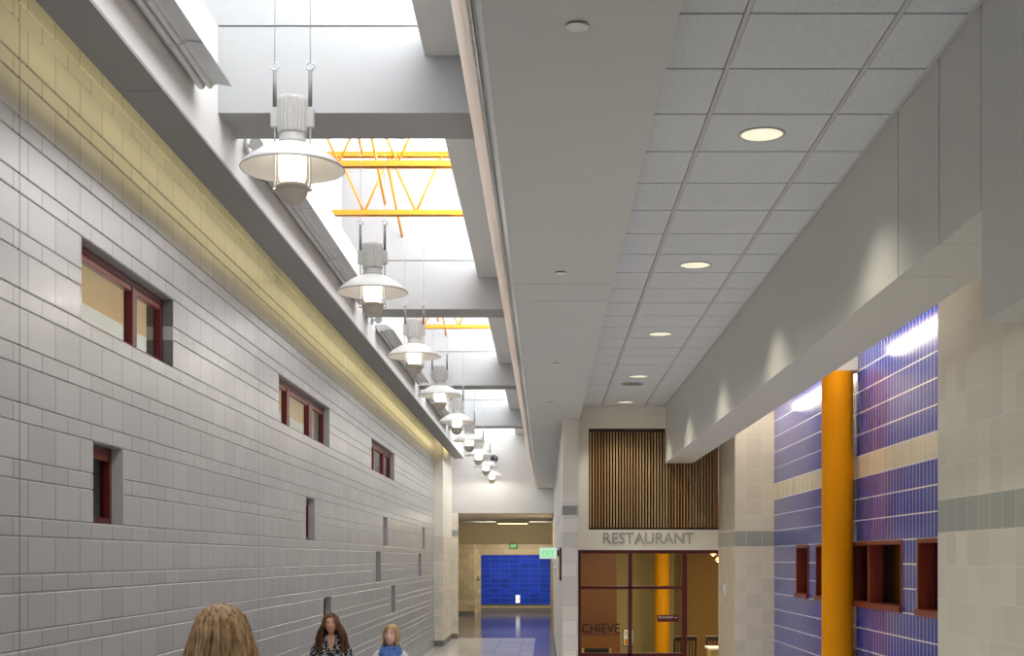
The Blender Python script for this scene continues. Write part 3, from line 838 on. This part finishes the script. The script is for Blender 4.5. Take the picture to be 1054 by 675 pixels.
# ------------------------------------------------------------------ linear uplights and spots on the clerestory wall
def uplight(label, y0, y1):
    t = thing('linear_uplight', label, 'lamp', (-2.2325, (y0+y1)/2, ZC+2.98), 0, 'aluminium uplights along the clerestory wall')
    h = (y1-y0)/2
    arc = lambda cx, r, a0, a1, n=7: [(cx+r*math.cos(a0+(a1-a0)*i/n), .03+r*math.sin(a0+(a1-a0)*i/n)) for i in range(n+1)]
    prof = [(.0, .10), (.012, .035)]+arc(.045, .027, PI, 2*PI)+arc(.1, .022, PI, 2*PI)+[(.145, .036), (.238, .022), (.24, .027), (.15, .10)]
    b = MB(); b.prism(prof, 'y', -h, h); b.build('reflector', 'steel', t)
    b = MB(); b.prism([(p[0]*1.0, p[1]) for p in prof], 'y', h, h+.006); b.build('end_cap', 'steel', t)
    k = -h+1.4
    while k < h-.3:
        b = MB(); b.tube([(.02, k, .02), (.05, k, -.004), (.1, k, .004), (.16, k, .03), (.236, k, .018)], .0045, 6); b.build('clip', 'steel', t); k += 1.9
    return t
uplight('silver linear uplight on the clerestory wall before the first white beam', 2.65, 8.58)
uplight('silver linear uplight on the clerestory wall between the first and second beams', 10.2, 15.85)
uplight('silver linear uplight on the clerestory wall between the second and third beams', 17.75, 23.1)
uplight('silver linear uplight on the clerestory wall between the third and fourth beams', 25.2, 30.3)
def spot(label, y):
    t = thing('spotlight', label, 'lamp', (-2.2325, y, ZC+3.07), 0, 'small white spotlights on the clerestory wall')
    b = MB(); b.box(0, -.05, -.05, .025, .05, .05, .006); b.build('wall_plate', 'lamp_white', t)
    b = MB(); b.tube([(.02, 0, 0), (.07, 0, .01)], .012, 8); b.build('arm', 'lamp_white', t)
    b = MB(); b.tube([(.07, .06, .03), (.075, .03, .02), (.09, -.05, -.005), (.095, -.075, -.012)], [.02, .04, .047, .052], 16); b.build('lamp_head', 'lamp_white', t)
    return t
s0 = spot('small white spotlight on the clerestory wall behind the nearest pendant', 10.05)
dup(s0, (-2.2325, 17.35, ZC+3.07), 'small white spotlight on the clerestory wall behind the second pendant')
dup(s0, (-2.2325, 24.8, ZC+3.07), 'small white spotlight on the clerestory wall behind the fourth pendant')

# fluorescent tubes hidden in the niche slot and behind the left soffit
def strip(name, label, x, y0, y1, z, mat, grp):
    t = thing(name, label, 'lamp', (x, (y0+y1)/2, z), 0, grp); h = (y1-y0)/2
    b = MB(); b.tube([(0, -h, 0), (0, h, 0)], .045, 16); b.build('tube', mat, t)
    b = MB(); b.box(-.06, -h, .05, .06, h, .188); b.build('housing', 'lamp_white', t)
    for s in (-1, 1):
        b = MB(); b.box(-.05, s*h-.015, -.05, .05, s*h+.015, .05); b.build('end_cap', 'lamp_white', t)
strip('strip_light', 'tube light in the slot over the blue wall, near side of the column', 2.66, 8.6, 12.75, ZC+1.96, 'tube', 'tube lights over the blue wall')
strip('strip_light', 'tube light in the slot over the blue wall, far side of the column', 2.66, 13.3, 17.5, ZC+1.96, 'tube', 'tube lights over the blue wall')

# ------------------------------------------------------------------ people
def skin_bm(verts, edges, rad, sub=2):
    me = bpy.data.meshes.new('tmp'); me.from_pydata([Vector(v) for v in verts], edges, [])
    o = bpy.data.objects.new('tmp', me); COL.objects.link(o)
    sk = o.modifiers.new('s', 'SKIN'); sk.use_smooth_shade = True
    for i, v in enumerate(me.skin_vertices[0].data):
        r = rad[i]; v.radius = r if isinstance(r, tuple) else (r, r); v.use_root = (i == 0)
    sb = o.modifiers.new('b', 'SUBSURF'); sb.levels = sub; sb.render_levels = sub
    dg = bpy.context.evaluated_depsgraph_get(); dg.update()
    out = bpy.data.meshes.new_from_object(o.evaluated_get(dg)); bm = bmesh.new(); bm.from_mesh(out)
    bpy.data.objects.remove(o); bpy.data.meshes.remove(me); bpy.data.meshes.remove(out)
    for f in bm.faces: f.smooth = True
    return bm
def add_skin(b, verts, edges, rad, sub=2):
    t = skin_bm(verts, edges, rad, sub); b.absorb(t); t.free()
def chain(n, s=0): return [(i, i+1) for i in range(s, s+n-1)]

def head_fn(d, p):
    x, y, z = d
    q = p.copy()
    if z < 0:
        k = (-z)
        q.x *= 1-.34*k**1.5
        if y > 0: q.y *= 1-.35*k
        else: q.y *= 1-.06*k
        q.z *= 1.04
    else:
        if y > 0: q.y *= 1.08
    if y < 0:
        q.y -= .021*math.exp(-(x/.17)**2-((z+.17)/.15)**2)            # nose
        q.y -= .007*math.exp(-(x/.10)**2-((z-.05)/.22)**2)            # bridge
        q.y += .008*math.exp(-((abs(x)-.40)/.17)**2-((z-.08)/.13)**2)  # eye sockets
        q.y -= .005*math.exp(-((abs(x)-.52)/.22)**2-((z+.20)/.2)**2)  # cheeks
        q.y -= .006*math.exp(-(x/.30)**2-((z+.50)/.10)**2)            # lips
        q.y += .004*math.exp(-(x/.4)**2-((z+.64)/.08)**2)             # under the lips
        q.y -= .008*math.exp(-(x/.25)**2-((z+.88)/.14)**2)            # chin
    return q
def person_thing(label, loc, rz, h, skin, hair_kind, hair, top, bottom, tilt=0, turn=0, nod=0, scarf=None, sleeve_long=True, smile=True):
    t = thing('person', label, 'person', loc, rz)
    S = h/1.65
    b = MB(); b.m(M[skin])
    # trunk, legs, arms: one skeleton rooted at the pelvis
    V = [(0,.0,.93), (0,.005,1.06), (0,0,1.20), (0,.01,1.33), (0,.015,1.40), (0,.005,1.47)]
    R = [(.135,.10), (.105,.085), (.125,.095), (.10,.075), (.047,.047), (.045,.047)]
    E = chain(6)
    for s in (-1, 1):
        i = len(V)
        V += [(s*.085,0,.84), (s*.095,-.01,.48), (s*.10,.01,.10), (s*.105,-.05,.035), (s*.115,-.15,.025)]
        R += [.085, .052, .035, (.032,.03), (.03,.018)]
        E += [(0, i)]+chain(5, i)
        i = len(V)
        V += [(s*.12,.012,1.33), (s*.174,.016,1.27), (s*.215,.02,1.08), (s*.225,-.045,.86), (s*.225,-.065,.81)]
        R += [.045, .045, .035, .024, (.018,.028)]
        E += [(3, i)]+chain(5, i)
    add_skin(b, V, E, R, 2)
    # hands: palm plus five bent fingers
    for s in (-1, 1):
        pz = .80; px = s*.225; py = -.068
        add_skin(b, [(px,py+.005,.835), (px,py-.004,.79), (px,py-.008,.755)], [(0,1),(1,2)], [(.017,.026), (.015,.036), (.012,.036)], 2)
        for k, (dy, L) in enumerate(((-.030,.070), (-.010,.078), (.010,.072), (.029,.058))):
            y0 = py-.006+dy
            add_skin(b, [(px,y0,.762), (px-s*.004,y0-.002,.745-L*.35), (px-s*.014,y0-.004,.745-L*.7), (px-s*.026,y0-.004,.745-L*.95)], chain(4), [.0095,.009,.0082,.007], 1)
        add_skin(b, [(px-s*.002,py-.024,.805), (px-s*.014,py-.048,.785), (px-s*.022,py-.055,.757), (px-s*.026,py-.052,.738)], chain(4), [.012,.0105,.0095,.008], 1)
    # head
    hm = Matrix.Translation((0, -.012, 1.475)) @ Matrix.Rotation(turn, 4, 'Z') @ Matrix.Rotation(tilt, 4, 'Y') @ Matrix.Rotation(nod, 4, 'X') @ Matrix.Translation((0, -.012, .075))
    hb = MB(); hb.m(M[skin]); hb.ball((0,0,0), (.071,.088,.108), 56, 44, head_fn)
    for s in (-1, 1): hb.ball((s*.070,.012,-.012), (.010,.020,.030), 12, 8)
    fr = [v.co.copy() for v in hb.bm.verts if v.co.y < -.02]
    def surf(x, z, out=0.0):
        near = sorted(fr, key=lambda p: (p.x-x)**2+(p.z-z)**2)[:3]
        w = [1/(math.hypot(p.x-x, p.z-z)+1e-4) for p in near]
        return Vector((x, sum(p.y*k for p, k in zip(near, w))/sum(w)-out, z))
    feats = []
    for q in (-1, 1):
        e = MB(); e.m(M['teeth']).ball(surf(q*.029, .010, -.0095), (.0135, .0125, .0085), 16, 12)
        e.m(M['eye']).ball(surf(q*.0285, .010, .0008), (.0052, .0028, .0055), 12, 8)
        e.m(M['brow']).tube([surf(q*.0165, .0165, .0005), surf(q*.028, .0195, .001), surf(q*.042, .0125, .0005)], [.0012, .0016, .001], 6); feats.append(('eye', e))
        e = MB(); e.tube([surf(q*.014, .031, .001), surf(q*.028, .0365, .0015), surf(q*.046, .030, .001)], [.0028, .0032, .0016], 6); feats.append(('eyebrow', e))
    e = MB(); k = .008 if smile else .0
    up = [(-.026, -.049+k*.6), (-.013, -.0495), (-.004, -.0475), (0, -.0485), (.004, -.0475), (.013, -.0495), (.026, -.049+k*.6)]
    lo = [(-.026, -.049+k*.6), (-.014, -.0605), (0, -.0645), (.014, -.0605), (.026, -.049+k*.6)]
    e.m(M['lip']).tube([surf(x, z, .0012) for x, z in up], [.0012, .0028, .003, .0028, .003, .0028, .0012], 6).tube([surf(x, z, .0014) for x, z in lo], [.0012, .0034, .004, .0034, .0012], 6)
    e.m(M['teeth'])
    g = [(surf(x, -.0495+k*.3*abs(x)/.022, .0012), surf(x, -.058+k*.5*abs(x)/.022, .0012)) for x in (-.021, -.012, -.004, .004, .012, .021)]
    for (a0, a1), (b0, b1) in zip(g, g[1:]): e.quad(a0, a1, b1, b0)
    feats.append(('mouth', e))
    hb.bm.transform(hm)
    tmp = hb.bm
    base = len(b.mats)
    idx = []
    for mt in hb.mats:
        b.m(mt); idx.append(b.cur)
    mp = {v: b.bm.verts.new(v.co) for v in tmp.verts}
    for f in tmp.faces:
        g = b.bm.faces.new([mp[v] for v in f.verts]); g.material_index = idx[f.material_index]; g.smooth = True
    tmp.free()
    b.bm.transform(Matrix.Scale(S, 4))
    b.build('body', None, t, True)
    for fn_, e in feats:
        e.bm.transform(Matrix.Scale(S, 4) @ hm); e.build(fn_, 'brow', t)
    # clothing
    c = MB()
    V = [(0,0,.86), (0,0,.95), (0,.005,1.06), (0,-.004,1.21), (0,.008,1.335), (0,.013,1.385)]
    R = [(.168,.135), (.16,.125), (.122,.102), (.145,.118), (.110,.086), (.066,.062)]
    E = chain(6)
    for s in (-1, 1):
        i = len(V)
        V += [(s*.125,.012,1.335), (s*.178,.016,1.275), (s*.215,.02,1.08), (s*.225,-.038,.89)]
        R += [.058, .058, .047, .036]
        E += [(4, i)]+chain(4, i)
    add_skin(c, V, E, R, 2)
    if top == 'print':   # open V at the neck
        kill = [f for f in c.bm.faces if (lambda q: q.y < -.02 and q.z > 1.24 and abs(q.x) < .012+(q.z-1.24)*.48)(f.calc_center_median())]
        bmesh.ops.delete(c.bm, geom=kill, context='FACES')
    c.bm.transform(Matrix.Scale(S, 4)); so = c.build('shirt', top, t)
    if top == 'print':
        k = MB()
        for s in (-1, 1):
            k.tube([(s*.058,.03,1.415), (s*.066,-.03,1.395), (s*.055,-.075,1.345), (s*.022,-.115,1.262)], [.014,.02,.022,.01], 8)
        k.bm.transform(Matrix.Scale(S, 4)); k.build('collar', top, t)
        k = MB(); k.ball((0,-.075,1.30), (.075,.05,.09), 20, 14); k.bm.transform(Matrix.Scale(S, 4)); 
        for v in k.bm.verts: v.co.y += .012
        k.build('chest', skin, so) if False else k.bm.free()
    c = MB()
    V = [(0,0,1.0), (0,0,.88)]; R = [(.136,.105), (.158,.12)]; E = [(0,1)]
    for s in (-1, 1):
        i = len(V)
        V += [(s*.085,0,.80), (s*.095,-.01,.48), (s*.10,.008,.09)]; R += [.098, .066, .05]; E += [(1,i)]+chain(3, i)
    add_skin(c, V, E, R, 2); c.bm.transform(Matrix.Scale(S, 4)); c.build('trousers', bottom, t)
    for s in (-1, 1):
        c = MB(); add_skin(c, [(s*.10,.035,.045), (s*.105,-.05,.045), (s*.113,-.14,.032), (s*.118,-.19,.028)], chain(4), [(.036,.045), (.04,.042), (.042,.032), (.03,.024)], 2)
        for v in c.bm.verts: v.co.z = max(v.co.z, .0)
        c.bm.transform(Matrix.Scale(S, 4)); c.build('shoe', 'shoe', t)
    if scarf:
        c = MB()
        for k in range(3):
            rr = .082+.012*k; zz = 1.425-.028*k
            c.tube([(rr*math.cos(a), .005+rr*.85*math.sin(a)-(.018*k if math.sin(a) < 0 else 0), zz-.02*(1-math.sin(a))*.6+.006*math.sin(3*a+k)) for a in [2*PI*i/26 for i in range(27)]], .026, 10)
        c.tube([(-.02,-.10,1.38), (-.045,-.135,1.30), (-.055,-.14,1.18), (-.05,-.13,1.08)], [.022,.034,.036,.03], 10)
        c.tube([(.03,-.10,1.38), (.05,-.135,1.30), (.06,-.14,1.16), (.06,-.13,1.05)], [.022,.032,.036,.03], 10)
        c.bm.transform(Matrix.Scale(S, 4)); c.build('scarf', scarf, t)
    # hair
    c = MB()
    def cap(d, p):
        q = head_fn(d, p)*1.0
        n = Vector((d.x*.012, d.y*.013, d.z*.012)); return q+n
    c.ball((0,0,0), (.071,.088,.108), 48, 36, cap)
    kill = []
    for f in c.bm.faces:
        q = f.calc_center_median()
        lim = .080 if hair_kind != 'tied' else .076
        if q.y < -.012 and q.z < lim - .9*max(0, abs(q.x)-.022) and not (abs(q.x) > .071 and hair_kind == 'wavy'): kill.append(f)
        elif q.z < -.055: kill.append(f)
        elif hair_kind == 'tied' and q.y < .03 and q.z < .01: kill.append(f)
    bmesh.ops.delete(c.bm, geom=kill, context='FACES')
    rnd = random.Random(3 if hair_kind == 'wavy' else 5)
    if hair_kind == 'wavy':
        for i in range(150):
            a = rnd.uniform(-PI*.5+.72, 1.5*PI-.72)        # angle, front (-y) left clear
            if -PI/2+.72 > a: continue
            ca, sa = math.cos(a), math.sin(a)
            front = max(0, -sa)
            L = rnd.uniform(.24, .34); r0 = rnd.uniform(.98, 1.10); ph = rnd.uniform(0, 6)
            pts = [(ca*.012, sa*.02+.005, .119+.004*rnd.random())]
            for el in (.95, .55, .12):
                rr = math.cos(el); pts.append((ca*.087*rr*r0, sa*.104*rr*r0, .118*math.sin(el)*(1+.02)))
            n = 7
            for j in range(1, n+1):
                f = j/n; z = -L*f
                w = .010*math.sin(ph+f*9)
                sx = .09+.062*f+.028*math.sin(PI*f); sy = .104-.012*f
                pts.append((ca*sx*r0+w, max(sa*sy*r0, -.075)+.006*math.cos(ph+f*8), z))
            c.tube(pts, [.005]+[.0095]*(len(pts)-3)+[.008, .003], 5)
    elif hair_kind == 'straight':
        for i in range(260):
            a = rnd.uniform(0, 2*PI)
            ca, sa = math.cos(a), math.sin(a)
            if sa < -.75: continue
            L = rnd.uniform(.30, .42); r0 = rnd.uniform(1.0, 1.13)
            pts = [(ca*.012, sa*.02+.01, .121)]
            for el in (1.0, .62, .25):
                rr = math.cos(el); pts.append((ca*.090*rr*r0, sa*.108*rr*r0, .121*math.sin(el)))
            for j in range(1, 7):
                f = j/6; pts.append((ca*(.094+.088*f)*r0+rnd.uniform(-.003, .003), sa*(.108-.01*f)*r0, .02-L*f))
            c.tube(pts, [.005]+[.0105]*(len(pts)-3)+[.009, .003], 5)
    else:
        for i in range(130):
            a = rnd.uniform(-PI*.5+.85, 1.5*PI-.85); ca, sa = math.cos(a), math.sin(a)
            r0 = rnd.uniform(1.03, 1.09); L = rnd.uniform(.10, .16)
            pts = [(ca*.012+.008, sa*.02+.01, .122)]
            for el in (1.0, .6, .22):
                rr = math.cos(el); pts.append((ca*.083*rr*r0, sa*.100*rr*r0, .118*math.sin(el)))
            for j in range(1, 5):
                f = j/4; pts.append((ca*(.083-.004*f)*r0, max(sa*.1, -.045)*(1-.2*f)+.03*f*(1 if sa < .3 else .2), .02-L*f))
            c.tube(pts, [.004]+[.0085]*(len(pts)-3)+[.007, .003], 5)
    c.bm.transform(Matrix.Scale(S, 4) @ hm)
    c.build('hair', hair, t)
    return t
FLZ = 0.0
person_thing('woman with long wavy brown hair in a black and white print shirt', (-2.30, 14.5, 0), .12, 1.60, 'skin', 'wavy', 'hair_brown', 'print', 'denim', tilt=-.05)
person_thing('woman with sandy hair, blue scarf and white top by the grey wall', (-1.56, 13.6, 0), -.05, 1.525, 'skin2', 'tied', 'hair_sand', 'whiteknit', 'denim', tilt=.12, nod=-.08, turn=-.12, scarf='scarf')
person_thing('person with long blonde hair seen from behind at the lower edge', (-1.207, 5.0, .38), PI, 1.63, 'skin2', 'straight', 'hair_blonde', 'greytop', 'denim')

# ------------------------------------------------------------------ light
def area(name, loc, rot, sx, sy, e, col=(1,1,1)):
    l = bpy.data.lights.new(name, 'AREA'); l.shape = 'RECTANGLE'; l.size = sx; l.size_y = sy; l.energy = e; l.color = col
    o = bpy.data.objects.new(name, l); COL.objects.link(o); o.location = loc; o.rotation_euler = rot; return o
# tubes lying on the left soffit, washing the top of the block wall
for k in range(5):
    area('cove_tube', (-2.42, 1.6+7.24*k+1.6, ZC+2.86), (0, PI/2, 0), .09, 7.0, 7, (1, .80, .34))
    area('cove_tube', (-2.62, 1.6+7.24*k+1.6, ZC+2.895), (0, PI/2, 0), .03, 7.0, 2.4, (1, .86, .48))
# unseen area lights for the rooms behind windows and doors
area('room_fill', (-4.4, 16, ZC+1.0), (PI, 0, 0), .8, 18, 110, (1, .95, .88))  # added low, out of view, to light the slatted ceiling from below
area('restaurant_lamp', (3.2, 24.5, ZC+.6), (0, 0, 0), 1.2, 3, 110, (1, .86, .62))
area('restaurant_lamp', (1.4, 21.6, ZC+.6), (0, 0, 0), .8, 1.2, 34, (1, .86, .62))
area('corridor_fill', (-1.1, 45.3, ZC+1.262), (PI, 0, 0), 1, .1, 1.5, (1, .9, .66)) if False else area('corridor_fill', (-1.2, 40.5, ZC+1.26), (0, 0, 0), 2, 2, 110, (1, .93, .76))  # unseen area light added to brighten the corridor
area('corridor_fill', (-1.2, 53, ZC+1.26), (0, 0, 0), 2.4, 4, 95, (1, .95, .82))

area('corridor_fill', (-1.2, 46.5, ZC+1.12), (PI/2, 0, 0), 2.4, .2, 24, (1, .94, .80))  # added light without a fixture, washes the front of the far beam
w = bpy.data.worlds.new('world'); SC.world = w; w.use_nodes = True
bg = w.node_tree.nodes['Background']; bg.inputs[0].default_value = (.93, .96, 1, 1); bg.inputs[1].default_value = .5
SC.view_settings.view_transform = 'Standard'
try: SC.view_settings.look = 'None'
except Exception: pass
SC.view_settings.exposure = .4; SC.view_settings.gamma = 1
SC.view_settings.use_curve_mapping = False
SC.cycles.diffuse_bounces = 6; SC.cycles.max_bounces = 12
SC.cycles.sample_clamp_indirect = 6
SC.cycles.use_denoising = True
